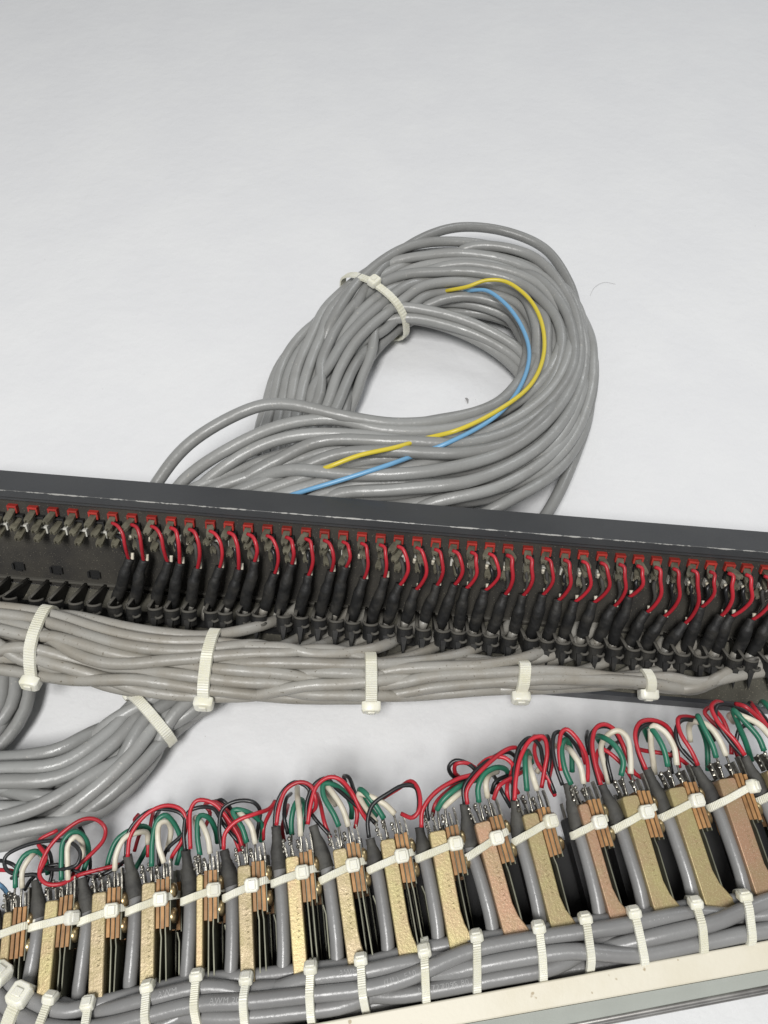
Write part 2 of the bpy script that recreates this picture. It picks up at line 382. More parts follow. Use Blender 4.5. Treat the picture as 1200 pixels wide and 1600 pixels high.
redx = [-9, 22, 54, 85, 116, 148, 178, 208, 239, 269, 298, 330, 359, 389, 419, 449, 479, 508, 537, 566, 595, 623, 652, 681, 709, 737, 765, 793,
        824, 853, 882, 910, 939, 968, 996, 1024, 1052, 1081, 1109, 1138, 1165, 1194, 1221, 1249, 1276, 1303]
NW = 6                                               # first columns carry no cable
def socket_mesh(m):
    s = MB()                                        # square cap with a hollow front, in (x along, y back, z up)
    s.box((0, -1.0, 1.6), (2.15, 1.2, .5)); s.box((-1.75, -1.0, -.2), (.42, 1.05, 1.35)); s.box((1.75, -1.0, -.2), (.42, 1.05, 1.35)); s.box((0, -.35, -.3), (1.5, .35, 1.4))
    return s.mesh('socket', m, smooth=False)
SOCK = {k: socket_mesh(k+'_plastic') for k in ('red', 'black', 'white')}
def lug_mesh():
    s = MB(); pr = []                               # flat solder lug with a rounded, notched tip
    for a, b in ((-1.5, 0), (1.5, 0), (1.65, 4.6), (1.6, 6.1), (1.15, 7.2), (.5, 7.5), (.4, 6.6), (-.4, 6.6), (-.5, 7.5), (-1.15, 7.2), (-1.6, 6.1), (-1.65, 4.6)):
        pr.append((a, -b, .75))
    s.prism(pr, (0, 0, -1.6)); return s.mesh('lug', 'lug', smooth=False)
LUG = lug_mesh()
hole = MB(); hole.box((0, -5.4, .78), (.42, .5, .05)); HOLE = hole.mesh('lug_hole', 'lug_hole', False)
ticked = []
for i, x in enumerate(redx):
    y = 791.5+.0817*x; c = loc(Q(x, y, 0)); ticked.append(c)
    wired = i >= NW
    rows = [('red', 0, 0), ('black', 2.2, -4.6), ('white', 3.0, -9.4)]
    for colr, dx, dz_ in rows:
        lx, lz = c[0]+dx*(1 if not wired else .5), c[2]+dz_*(1 if not wired else .95)
        Mx = M4(W(lx, INSET, lz), e, -Nn, Uu)
        so = link(colr+'_socket', SOCK[colr], Mx, bay, .18)
        yaw = rng.normal(0, .05 if not wired else .22); pit = rng.normal(.24 if wired else .24, .04 if not wired else .12)
        lm = M4(W(lx, INSET-1, lz-.3), e, -Nn, Uu) @ Matrix.Rotation(yaw, 4, 'Z') @ Matrix.Rotation(pit, 4, 'X')
        lo_ = link('solder_lug', LUG, lm, so, .15)
# small square mounting holes of the comb
for px, py in ((30, 884), (89, 890), (148, 897)):
    c = loc(Q(px, py, 0)); Mx = M4(W(c[0], INSET, c[2]), e, -Nn, Uu)
    s = MB(); s.box((-2.5, -.5, 0), (.45, .7, 1.5)); s.box((2.5, -.5, 0), (.45, .7, 1.5)); s.box((0, -.06, 0), (2.3, .05, 2.2)); s.box((0, -.5, -2), (1.5, .4, .3)); s.build('clip_hole', 'black_plastic', bay, mat4=Mx, smooth=False)
# lacing comb
ub = loc(Q(85, 902, 0))[2]
s = MB(); s.box(((X0+X1)/2, INSET-.9, ub-1.2), ((X1-X0)/2, .9, .55)); s.build('comb_bar', 'comb_edge', bay, mat4=BAYM, bevel=.2)
DR = 17.5
s = MB(); s.box(((X0+X1)/2, INSET-8, ub-8.5), ((X1-X0)/2, 8, .5)); s.build('comb_shade_backing', 'black_plastic', bay, mat4=BAYM, smooth=False)  # added black sheet, standing for the shade in the comb openings
def comb_mesh():
    s = MB(); s.box((0, -DR/2, 0), (.8, DR/2, .7)); s.box((0, -DR/2, -3.5), (.45, DR/2, 2.8))
    prof = [(0, DR-.5), (.35, DR+1.0), (1.5, DR+2.1), (3.2, DR+2.2), (4.9, DR+1.3), (5.9, DR-.4)]
    pts = smooth_path([(a, -b, 0) for a, b in prof], 12)
    tg = np.gradient(pts, axis=0); tg /= np.linalg.norm(tg, axis=1)[:, None]; nn = np.stack([-tg[:, 1], tg[:, 0], tg[:, 2]*0], 1)
    for i in range(11):
        a, b = pts[i], pts[i+1]; na, nb = nn[i]*.55, nn[i+1]*.55
        s.prism([a-na, b-nb, b+nb, a+na], (0, 0, -6.5))
    # pointed tooth under the hook
    s.add([(.3, -DR+1, -3), (5.3, -DR, -3), (4.2, -DR-3.2, -3), (1.6, -DR-3.2, -3), (3.0, -DR-4.5, -12.5)], [(0, 1, 2, 3), (0, 1, 4), (1, 2, 4), (2, 3, 4), (3, 0, 4)])
    return s.mesh('comb_tooth', 'comb', smooth=False)
COMB = comb_mesh()
top = MB(); top.box((0, -DR/2-.4, .85), (.72, DR/2, .12))
q_ = smooth_path([(3.2, -DR-2.0, -3), (4.6, -DR-3.4, -3), (6.0, -DR-3.0, -2.6), (6.4, -DR-1.6, -2.4)], 7); top.tube(q_, .6, 6)
pr = smooth_path([(a, -b, .5) for a, b in [(0, DR-.5), (.35, DR+1.0), (1.5, DR+2.1), (3.2, DR+2.2), (4.9, DR+1.3), (5.9, DR-.4)]], 12)
top.tube(pr, .62, 6); TOP = top.mesh('comb_ridge', 'comb_edge', smooth=True)
EXD = ([178, 479, 853, 1138, 1220], [3, -12, -29, -46, -48]); EYD = ([178, 479, 1138], [137, 131, 136])
for i, x in enumerate(redx):
    ex_ = x+it(x, *EXD)-9; ey_ = 791.5+.0817*x+it(x, *EYD)+1
    E = loc(Q(ex_, ey_, DR)); an_ = math.atan2(ub-1.5-E[2], DR)
    Mx = M4(W(E[0], INSET-1.2, ub-1.5), e, -Nn, Uu) @ Matrix.Rotation(rng.normal(0, .05), 4, 'Z') @ Matrix.Rotation(an_, 4, 'X')
    t = link('comb_tooth', COMB, Mx, bay); link('ridge', TOP, Mx, t)

# ------------------------------------------------------------------ upper harness
har = thing('cable_harness', P(400, 1050, 12), 'dusty grey cable harness laced with five cream ties along the black patchbay', 'cable harness')
up = [(-160, 985, 28, 32, 22), (-40, 990, 28, 32, 22), (80, 1006, 27, 32, 20), (200, 1030, 26, 32, 20), (330, 1040, 25, 29, 18), (450, 1045, 24, 28, 18),
      (575, 1050, 23, 25, 16), (700, 1045, 21, 21, 15), (830, 1047, 20, 16, 14), (1010, 1056, 17, 11.5, 10), (1110, 1058, 15, 11, 9)]
ub_ = bundle(up, 24, 5.0, 11, ctrl=8, wander=.5)
m_ = len(ub_['cen']); n_ = len(ub_['pos']); order = np.argsort(-(-ub_['A'][:, m_//2]))   # those nearest the comb leave last/first by side
# project helper
def proj(p):
    r = np.asarray(p)-EYE; z = r @ FW; return 600+F*(r @ RT)/z, 800+F*(r @ DN)/z
S_up = 1 if proj(ub_['cen'][m_//2]+ub_['S'][m_//2]*5)[1] < proj(ub_['cen'][m_//2])[1] else -1
rank = np.argsort(-S_up*ub_['A'][:, int(m_*.6)])           # nearest the comb first
ends = np.linspace(330, 1085, n_); alive = np.zeros((n_, m_), bool)
cx = np.array([proj(c)[0] for c in ub_['cen']])
for j, k in enumerate(rank):
    if j >= n_-3: stop = m_
    else: stop = int(np.searchsorted(cx, ends[j]))
    alive[k, :stop] = True; p = ub_['pos'][k][:stop]
    last = p[-1]
    if stop < m_:
        lx, ly = proj(last); tgt = [P(lx+60, ly-10-rng.uniform(0, 4), max(last[2]-5, 12)), P(lx+112, ly-34, 11), P(lx+138, ly-54, 9), P(lx+156, ly-78, 6)]
    else: tgt = [P(1160, 1054-(j-(n_-3))*7, 14), P(1260, 1040-(j-(n_-3))*7, 14), P(1330, 1025, 14)]
    p = smooth_path(np.vstack([p[::3], tgt]), step=3.0)
    MB().tube(p, 2.5, 12).build('cable', 'cable_dusty', har, auto=False)
ub_['alive'] = alive
for px, sk in ((62, .12), (327, 0), (578, 0), (822, -.12), (1010, 0)):
    bundle_tie(har, ub_, px, math.radians(0) if S_up < 0 else math.radians(180), skew=sk, wd=5.2 if px < 900 else 4.4, th=1.2, head=(3.0, 3.9, 2.2))
# sleeves and soldered wires, one set per wired column
for i, x in enumerate(redx):
    if i < NW: continue
    y = 791.5+.0817*x
    tx = x+it(x, [178, 479, 853, 1138, 1220], [19, 9, -8, -16, -17])+rng.normal(0, 3); ty = y+it(x, [178, 479, 1138], [68, 63, 76])+rng.normal(0, 7)
    ex = x+it(x, *EXD)+rng.normal(0, 2.6); ey = y+it(x, *EYD)+rng.normal(0, 3)
    pts = [Q(tx, ty, 8), Q(lerp(tx, ex, .3)+rng.normal(0, 1.5), lerp(ty, ey, .3), 9.5), Q(lerp(tx, ex, .65)+rng.normal(0, 1.5), lerp(ty, ey, .65), 9.5), Q(ex, ey, 9.5)]
    p = smooth_path(pts, 26); u = np.linspace(0, 1, 26); st = rng.uniform(.22, .36)
    r = 2.0+.65/(1+np.exp(-(u-st)*40))-.5*np.clip((u-.85)/.15, 0, 1)+rng.normal(0, .035, 26)
    sl = MB().tube(p, r, 12).build('heat_shrink_sleeve', 'sleeve', har, auto=False)
    yh = it(ex, [0, 330, 700, 1010, 1200], [930, 985, 1003, 1035, 1040]); endp = [p[-3], Q(ex-4, ey+8, 11), Q(ex-6, ey+20, 7), Q(ex-8, ey+36, 2)]
    MB().tube(smooth_path(endp, step=2), 2.15, 10).build('cable', 'cable_dusty', har, auto=False)
    bow = rng.uniform(.6, 1.25); lx = x+it(x, [178, 600, 1200], [0, 1, 3]); ly = y+14
    mid = x+it(x, [178, 479, 853, 1138], [17, 14, 12, 9])*(.1+.9*bow)
    wp = [Q(lx-3, ly-3, 6), Q(lx+5, ly+1, 7.5), Q(lerp(lx, mid, .8), lerp(ly, ty, .26), 9.5), Q(mid, lerp(ly, ty, .58), 10.5), Q(lerp(mid, tx, .45), lerp(ly, ty, .86), 9.5), Q(tx-1, ty+3, 8)]
    wire(har, 'red_wire', wp, rng.uniform(.76, .88), 'wire_red', step=1.2)
    m2 = lerp(mid, tx, .25)-3
    wire(har, 'black_wire', [Q(x+2, y+30, 5), Q(m2-3, y+37, 7), Q(m2-1, lerp(ly, ty, .7), 7.5), Q(tx+2, ty+3, 7)], .85, 'wire_black' if rng.random() < .5 else 'sleeve_grey')
    wire(har, 'drain_wire', [Q(x+8, y+45, 5), Q(lerp(x, tx, .5)+7, y+54, 5.5), Q(tx+4, ty+3, 7)], .35, 'tin')
    wire(har, 'white_wire', [Q(tx+4, ty-9, 6.5), Q(tx+4, ty+2, 7.5)], .8, 'wire_white')
    if rng.random() < .6:
        wire(har, 'white_wire', [Q(x-5, y+34, 4), Q(x-4, y+29, 5)], .75, 'wire_white')

# ================================================================== coil of cables behind
coil = thing('cable_coil', P(680, 600, 0), 'big coil of smooth grey cables tied once, lying behind the black patchbay', 'cable coil')
def clipc(parent, paths, r, m='cable'):
    # cables run into the bay's rear face and stop there
    for p in paths:
        p = np.asarray(p); y = -((p-A0) @ Nn); ok = y > 17.5; i = int(np.argmax(ok)); j = len(ok)-int(np.argmax(ok[::-1]))
        if not ok.any(): continue
        p = p[i:j]
        if len(p) > 3: MB().tube(p, r, 12).build('cable', m, parent, auto=False)
cp = [(230, 880, 24, 60, 24), (400, 800, 27, 60, 26), (540, 745, 29, 56, 26), (680, 728, 28, 58, 28), (790, 700, 24, 58, 30), (860, 625, 20, 46, 30), (872, 540, 19, 42, 30), (832, 470, 19, 46, 30),
      (735, 440, 19, 52, 32), (635, 450, 18, 52, 32), (560, 500, 17, 47, 30), (507, 570, 15, 52, 26), (478, 650, 13, 54, 22), (460, 730, 12, 52, 18), (455, 810, 11, 48, 16)]
cb_ = bundle(cp, 32, 6.0, 23, ctrl=8, wander=.4)
clipc(coil, cb_['pos'], 3.0)
bundle_tie(coil, cb_, 0, math.radians(95), near=(574, 466), pad=2.4, wd=4.8, th=1.2, head=(3.2, 3.6, 2.2))
STR = [  # hand-laid strands: px, py, height
 [(180, 880, 10), (245, 755, 28), (300, 690, 40), (400, 636, 47), (450, 632, 48), (545, 652, 46), (620, 662, 44), (700, 655, 42), (780, 628, 36), (835, 560, 28)],
 [(250, 800, 20), (290, 748, 30), (360, 700, 40), (440, 665, 44), (520, 655, 44), (600, 672, 43), (690, 672, 41), (770, 650, 38), (850, 590, 32), (880, 520, 30)],
 [(270, 810, 20), (325, 750, 32), (400, 700, 40), (470, 680, 43), (560, 680, 43), (650, 690, 42), (760, 675, 40), (860, 610, 34), (890, 540, 31)],
 [(320, 800, 20), (372, 755, 34), (430, 722, 40), (500, 690, 43), (620, 690, 45), (740, 690, 43), (830, 655, 38), (895, 570, 33), (880, 480, 32), (830, 430, 32)],
 [(330, 800, 20), (400, 752, 36), (450, 735, 42), (560, 742, 45), (680, 735, 46), (790, 705, 43), (870, 640, 36), (905, 560, 31), (890, 470, 30), (830, 400, 32), (740, 385, 31)],
 [(480, 810, 30), (520, 775, 38), (620, 765, 42), (740, 750, 43), (840, 700, 38), (900, 620, 30), (912, 540, 28), (880, 450, 28)],
 [(400, 800, 30), (450, 748, 36), (520, 712, 42), (600, 705, 45), (720, 708, 45), (800, 690, 42), (860, 640, 37)],
 [(600, 815, 25), (680, 785, 36), (780, 760, 38), (870, 700, 30), (918, 620, 22), (915, 540, 20)],
 [(700, 830, 22), (790, 785, 32), (870, 735, 26), (915, 660, 18), (922, 590, 16), (905, 500, 18)],
 [(820, 850, 10), (862, 790, 14), (895, 720, 14), (920, 640, 12), (918, 560, 12)],
 [(560, 470, 30), (600, 415, 30), (660, 372, 28), (720, 355, 24), (790, 362, 20), (850, 388, 17), (888, 440, 14), (903, 500, 14), (900, 570, 18), (880, 640, 24)],
 [(500, 590, 12), (535, 530, 15), (590, 500, 18), (650, 500, 17), (715, 518, 15), (772, 548, 12), (812, 585, 10), (826, 625, 10)],
 [(520, 570, 12), (565, 518, 17), (630, 497, 22), (700, 508, 20), (765, 533, 16), (812, 566, 13), (835, 605, 12)],
 [(540, 520, 18), (610, 482, 26), (690, 490, 25), (760, 515, 21), (812, 548, 17), (838, 590, 15)],
 [(520, 500, 30), (570, 430, 32), (640, 385, 32), (720, 378, 30), (800, 395, 26), (860, 440, 24), (895, 520, 22)],
]
def sink(p, both=False):
    # tuck the end of a hand-laid strand down into the coil, following its turn
    def one(p):
        e_ = p[-1]; i = int(np.argmin(np.linalg.norm(cb_['cen']-e_, axis=1))); d_ = 1 if (p[-1]-p[-2]) @ cb_['t'][i] > 0 else -1
        off = e_-cb_['cen'][i]; o = []
        for st, f in ((4, .7), (8, .4), (14, .25), (20, .2)):
            k = i+d_*st
            if 0 <= k < len(cb_['cen']): c_ = cb_['cen'][k]+off*f; o.append(c_-np.array([0, 0, 3.0]))
        return np.vstack([p]+o) if o else p
    p = one(np.asarray(p))
    return one(p[::-1])[::-1] if both else p
for q in STR:
    clipc(coil, [smooth_path(sink([P(*a) for a in q], q[0][1] < 650), step=3.5)], 3.0)
yl = MB().tube(smooth_path([P(*a) for a in [(655, 462, 8), (680, 458, 18), (705, 453, 27), (730, 448, 32), (760, 438, 36), (790, 440, 37), (825, 465, 37), (845, 500, 37), (850, 550, 38), (830, 600, 42), (780, 640, 47), (715, 672, 50), (665, 685, 44), (618, 699, 49), (560, 712, 50), (512, 730, 47), (490, 737, 40), (468, 743, 28)]], step=2.5), 1.15, 8).build('yellow_wire', 'wire_yellow')
tag(yl, 'thin yellow wire curving through the grey cable coil', 'wire')
bl = MB().tube(smooth_path([P(*a) for a in [(690, 466, 8), (712, 460, 18), (737, 454, 29), (760, 454, 33), (790, 475, 34), (815, 510, 34), (827, 550, 35), (815, 600, 39), (775, 650, 46), (700, 692, 47), (655, 709, 43), (605, 727, 49), (540, 748, 47), (470, 769, 42), (420, 785, 34)]], step=2.5), 1.15, 8).build('blue_wire', 'wire_blue')
tag(bl, 'thin light blue wire curving inside the yellow one', 'wire')

# ================================================================== lower left bundles
lb = thing('cable_bundle', P(150, 1220, 0), 'fanned bundle of grey cables with one tie, running out at the left edge', 'cable bundle')
lp = [(368, 1040, 9, 24, 12), (300, 1080, 12, 24, 15), (236, 1122, 14, 25, 15), (190, 1170, 15, 33, 18), (120, 1222, 16, 38, 20), (40, 1250, 17, 40, 22), (-60, 1255, 17, 40, 22), (-160, 1230, 17, 38, 22)]
lb_ = bundle(lp, 19, 5.8, 31, ctrl=5, wander=.5); cables(lb, lb_, 'cable')
bundle_tie(lb, lb_, 0, math.radians(0), near=(233, 1118), wd=4.6, th=1.2, head=(2.2, 3.0, 1.6))
sb = thing('cable_bundle', P(-20, 1120, 0), 'shaded bundle of grey cables curling under the harness at the far left edge', 'cable bundle')
sp_ = [(10, 1000, 14, 22, 12), (12, 1060, 12, 22, 12), (5, 1110, 11, 22, 12), (-40, 1160, 11, 24, 12), (-110, 1190, 11, 24, 14)]
sb_ = bundle(sp_, 8, 5.6, 37, ctrl=4, wander=.4); cables(sb, sb_, 'cable')

# ================================================================== lower patchbay (jacks on zinc brackets)
low = thing('patch_bay', P(600, 1560, 0), 'cream and sage edged patchbay with a row of large jacks on zinc brackets', 'patchbay')
def hj(x): return it(x, [-100, 0, 1200, 1300], [28, 29, 48, 49.5])
def line(px0, py0, px1, py1, dh, xs=(-160, 1360)):
    a = P(px0, py0, hj(px0)+dh); b = P(px1, py1, hj(px1)+dh)
    d = b-a; L_ = np.linalg.norm(d); return a-d*(150/L_), b+d*(150/L_)
c0a, c0b = line(500, 1598, 1200, 1469, -1)
c1a, c1b = line(500, 1640, 1200, 1515, -2.0)
s = MB(); s.add([c0a, c0b, c1b, c1a]+[np.array([q[0], q[1], 6]) for q in (c0a, c0b, c1b, c1a)], [(0, 1, 2, 3), (4, 7, 6, 5), (0, 4, 5, 1), (1, 5, 6, 2), (2, 6, 7, 3), (3, 7, 4, 0)]); s.build('cream_rail', 'cream', low, bevel=.5)
g0a, g0b = line(500, 1640.5, 1200, 1515.5, -3.2); g1a, g1b = line(500, 1676, 1200, 1539, -6.5)
s = MB(); s.add([g0a, g0b, g1b, g1a]+[np.array([q[0], q[1], 6]) for q in (g0a, g0b, g1b, g1a)], [(0, 1, 2, 3), (4, 7, 6, 5), (0, 4, 5, 1), (1, 5, 6, 2), (2, 6, 7, 3), (3, 7, 4, 0)]); s.build('front_panel', 'sage', low, bevel=.3)
l0a, l0b = line(500, 1677, 1200, 1543, -8.2)
s = MB(); s.tube([l0a, (l0a+l0b)/2, l0b], 1.15, 10); s.build('rolled_lip', 'lip_metal', low)
l2a, l2b = line(500, 1682, 1200, 1548, -9.5)
s = MB(); s.tube([l2a, (l2a+l2b)/2, l2b], .9, 10); s.build('rolled_lip', 'lip_metal', low)
# floor sheet under the jacks, near-black to paint in the shade over the chassis
k0, k1 = P(-120, 1440, 5), P(1330, 1255, 5); k2, k3 = P(1330, 1500, 5), P(-120, 1710, 5)
s = MB(); s.prism([k0, k1, k2, k3], (0, 0, -3.0)); s.build('chassis_shade_floor', 'shade_steel', low, smooth=False)
b0a, b0b = line(500, 1560, 1200, 1440, -6)
s = MB(); dv = nrm(c0a-c1a); dv[2] = 0; s.prism([c0a+dv*9+[0, 0, -9], c0b+dv*9+[0, 0, -9], c0b+dv*.1+[0, 0, -9], c0a+dv*.1+[0, 0, -9]], (0, 0, -20)); s.build('inner_wall', 'shade_steel', low, smooth=False)

# brace top, brace base, width px, finish, lead(cable) points, sleeve top, hidden(width factor), flare
JK = [
 ((12, 1425), (0, 1560), 14, 'zinc_gold', (-22, 6), 0, 'n'),
 ((81, 1407), (67, 1550), 21, 'zinc_gold', (62, 1432, 56, 1375), 0, ''),
 ((155, 1394), (149, 1548), 23, 'zinc_tan', (138, 1422, 128, 1372), 0, ''),
 ((232, 1379), (229, 1535), 22, 'zinc_tan', (212, 1400, 199, 1336), 0, ''),
 ((312, 1366), (311, 1535), 11, 'zinc_gold', (298, 1395, 290, 1328), 0, 'n'),
 ((381, 1352), (387, 1530), 22, 'zinc_tan', (362, 1382, 350, 1328), 0, ''),
 ((456, 1338), (470, 1525), 22, 'zinc_gold', (437, 1356, 431, 1291), 0, ''),
 ((530, 1326), (556, 1512), 23, 'zinc_tan', (510, 1354, 489, 1290), 6, ''),
 ((605, 1311), (636, 1498), 24, 'zinc_gold', (587, 1350, 578, 1310), 8, ''),
 ((683, 1298), (716, 1478), 27, 'zinc_gold', (664, 1340, 655, 1292), 10, ''),
 ((753, 1284), (803, 1468), 26, 'zinc_pink', (735, 1322, 725, 1256), 14, ''),
 ((828, 1271), (877, 1458), 26, 'zinc_gold', (812, 1306, 804, 1250), 14, ''),
 ((911, 1256), (965, 1444), 17, 'zinc_pink', (903, 1292, 886, 1224), 16, ''),
 ((984, 1243), (1040, 1434), 27, 'zinc_gold', (966, 1282, 940, 1226), 16, ''),
 ((1057, 1230), (1118, 1416), 28, 'zinc_gold', (1040, 1268, 1010, 1200), 16, ''),
 ((1135, 1216), (1200, 1408), 29, 'zinc_pink', (1118, 1255, 1085, 1196), 16, ''),
 ((1210, 1202), (1282, 1392), 29, 'zinc_gold', (1190, 1240, 1163, 1182), 16, ''),
]
HEADS = [(38, 1452), (105, 1439), (173, 1428), (249, 1408), (332, 1397), (392, 1388), (472, 1367), (551, 1355), (627, 1339), (711, 1325), (777, 1313), (862, 1291), (936, 1288), (1012, 1273), (1090, 1258), (1180, 1243), (1255, 1228)]
lhar = thing('cable_harness', P(600, 1530, 6), 'bundle of grey cables with many pale ties along the jack row, coloured wires looping above', 'cable harness')
STAMP = MB()
for i, a in enumerate(np.linspace(0, 1, 2)): pass
for ji, (Tp, Bp, wpx, fin, lead, flare, flag) in enumerate(JK):
    h = hj(Tp[0]); T = P(*Tp, h); Bb = P(*Bp, h-3.0); a = nrm(T-Bb); L_ = np.linalg.norm(T-Bb)
    r_ = nrm(np.cross(a, [0, 0, 1.0])); n = np.cross(r_, a)
    sc = np.linalg.norm(P(Tp[0]+10, Tp[1], h)-P(Tp[0], Tp[1], h))/10; wd = wpx*sc*.96; Mx = M4(T, r_, a, n)
    jl = 'pinkish' if fin == 'zinc_pink' else None
    fl = flare*sc; hw = wd/2
    out = [(-hw+.6, 0), (hw-.6, 0), (hw, -.7), (hw, -L_*.72), (hw+fl*.25, -L_*.83), (hw+fl, -L_*.96), (hw+fl*1.1, -L_-3), (-hw, -L_-3), (-hw, -.7)]
    s = MB(); s.prism([(x, y, 0) for x, y in out], (0, 0, -10)); jack = s.build('jack_bracket', fin, low, mat4=Mx, bevel=.35)
    if flag != 'n':                                   # stamped marks down the bracket
        s = MB(); yy = -L_*.40; r2 = np.random.default_rng(100+ji)
        for ch in range(7):
            cx_ = hw*.25+r2.uniform(-.1, .1)
            for (u0, v0, u1, v1) in {0: [(-.5, -.35, .5, 0), (.5, 0, -.5, .35)], 1: [(-.5, 0, .5, 0)], 2: [(-.5, -.3, .5, -.3), (.5, -.3, .5, .3)], 3: [(-.5, .3, -.5, -.3), (-.5, -.3, .5, .3)]}[int(r2.integers(0, 4))]:
                s.tube([(cx_+u0*.8, yy+v0*.9, .02), (cx_+(u0+u1)/2*.8, yy+(v0+v1)/2*.9, .04), (cx_+u1*.8, yy+v1*.9, .02)], .1, 5)
            yy -= 1.75
        s.build('stamped_mark', fin, jack, mat4=Mx)
    # stack of laminations, contacts between
    x = hw+.25; pl = 15.5
    tabx = []
    for k in range(3):
        s = MB(); q = rng.uniform(-.35, .35); s.box((x+.60, -pl/2+.9+q, -6.2), (.58, pl/2+rng.uniform(-.2, .2), 5.9)); s.build('insulator', 'phenolic', jack, mat4=Mx, bevel=.12)
        x += 1.22
        s = MB(); pts = [(x+.2, 1.0), (x+.2, -pl), (x+.2+rng.uniform(-.1, .35), -pl-2), (x+.3+rng.uniform(-.3, .4), -L_-2)]
        if k == 2 or (k == 1 and ji > 8): pts = pts[:2]
        for (xa, ya), (xb, yb) in zip(pts[:-1], pts[1:]):
            s.prism([(xa-.2, ya, -1.2), (xa+.2, ya, -1.2), (xb+.2, yb, -1.2), (xb-.2, yb, -1.2)], (0, 0, -8.5))
        s.build('contact_spring', 'leaf_steel', jack, mat4=Mx, smooth=False); tabx.append(x+.2); x += .4
    # far spring standing off at the right
    s = MB(); fs = ji <= 8
    if fs:
     pass
     pts = [(x+1.6, -pl-1), (x+2.3, -pl-4), (x+2.2, -L_-1)]
    for (xa, ya), (xb, yb) in zip(pts[:-1], pts[1:]):
        s.prism([(xa-.22, ya, -4), (xa+.22, ya, -4), (xb+.22, yb, -4), (xb-.22, yb, -4)], (0, 0, -8))
    if fs: s.build('contact_spring', 'leaf_steel', jack, mat4=Mx, smooth=False)
    # solder terminals splayed above
    tl = 5.5
    for k, (xx, le) in enumerate([(-hw*.75, tl), (hw*.15, tl+.6), (hw+1.0, tl*.9), (tabx[1], tl), (tabx[2]+.1, tl+1.4)]):
        lean = -1.2 if k < 3 else -.5
        s = MB(); zz = -1.0-(k % 2)*1.5
        s.prism([(xx-.26, .2, zz), (xx+.26, .2, zz), (xx+lean*.4+.26, le*.6, zz), (xx+lean+.24, le, zz), (xx+lean-.24, le, zz), (xx+lean*.4-.26, le*.6, zz)], (0, 0, -3.4))
        tt = s.build('solder_terminal', 'tin', jack, mat4=Mx, smooth=False)
    s = MB()
    for k in range(7):
        xx, yy = [(-hw*.75-1.1, tl), (hw*.15-1.0, tl+.5), (hw-.1, tl*.85)][k % 3]; yy -= (k//3)*1.7
        rr = rng.uniform(.5, .78); pp = np.array([[xx+rng.normal(0, .2), yy-rr, -1.5], [xx+.1, yy, -1.3], [xx+.3, yy+rr*.8, -1.5]])
        s.tube(smooth_path(pp, 5), [rr*.35, rr, rr*1.05, rr*.9, rr*.3], 7)
    o = s.build('solder_joint', 'tin', jack, mat4=Mx); o['kind'] = 'stuff'
    # screws on the right of the stack
    for k, yy in enumerate((-3.4, -11.2)):
        s = MB(); zz = -2.9-k*.5
        for (x0_, r0), (x1_, r1) in zip([(0, 2.5), (.9, 2.45), (1.5, 1.9)], [(.9, 2.45), (1.5, 1.9), (1.75, .9)]): pass
        ring = [(0, 2.5), (.8, 2.5), (1.4, 2.0), (1.75, 1.1)]; an = np.arange(14)*2*math.pi/14; v = []
        for xa, ra in ring: v += [(x+.1+xa, yy+ra*math.cos(t), zz+ra*math.sin(t)) for t in an]
        f = [(l*14+j, l*14+(j+1) % 14, l*14+14+(j+1) % 14, l*14+14+j) for l in range(3) for j in range(14)]+[tuple(range(42, 56)), tuple(range(14))[::-1]]
        s.add(v, f); sc_ob = s.build('screw', 'brass_screw', jack, mat4=Mx)
        s = MB(); s.box((x+1.86, yy, zz), (.12, .3, 1.5)); s.build('screw_slot', 'lug_hole', sc_ob, mat4=Mx, smooth=False) if False else None
    # lower row jack, in the depth below
    if ji >= 1:
        dz_ = -(h-19); Ml = Matrix.Translation(Vector((0, 0, dz_))*MM) @ Mx
        s = MB(); s.prism([(x_, y_, 0) for x_, y_ in out], (0, 0, -7)); j2 = s.build('lower_jack_bracket', 'shade_steel', low, mat4=Ml)  # bracket colour darkened to paint in the shade of the gaps
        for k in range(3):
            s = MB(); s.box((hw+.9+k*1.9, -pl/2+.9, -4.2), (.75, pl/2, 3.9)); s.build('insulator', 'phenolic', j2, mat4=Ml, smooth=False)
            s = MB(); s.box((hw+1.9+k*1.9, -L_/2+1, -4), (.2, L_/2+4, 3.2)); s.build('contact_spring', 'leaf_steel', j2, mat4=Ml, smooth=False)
            s = MB(); s.box((-hw*.5+k*2.6, 2.6, -2), (.26, 2.8, 1.5)); s.build('solder_terminal', 'tin', j2, mat4=Ml, smooth=False)
    # lead cable and heat-shrink sleeve at the left
    if len(lead) == 2: lead = (Tp[0]-20, Tp[1]+26, Tp[0]-28, Tp[1]-30)
    lx, ly, sx_, sy_ = lead
    hz = h-5.2
    b0 = (Bp[0]-wpx/2-14, Bp[1]+14); b1 = (lerp(lx, Bp[0]-wpx/2-13, .72), lerp(ly, Bp[1], .72)); b2 = (lerp(lx, Bp[0]-wpx/2-13, .35)+1, lerp(ly, Bp[1], .35))
    cab = [P(b0[0]+10, b0[1]+8, hz-8), P(*b0, hz-4), P(*b1, hz-1), P(*b2, hz), P(lx, ly, hz), P(lerp(lx, sx_, .25), lerp(ly, sy_, .25), hz)]
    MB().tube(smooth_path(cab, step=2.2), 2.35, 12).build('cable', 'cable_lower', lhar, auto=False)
    sp2 = smooth_path([P(lx, ly+3, hz), P(lerp(lx, sx_, .35), lerp(ly, sy_, .35), hz+.3), P(lerp(lx, sx_, .7), lerp(ly, sy_, .7), hz+1), P(sx_, sy_, hz+1.5)], 20)
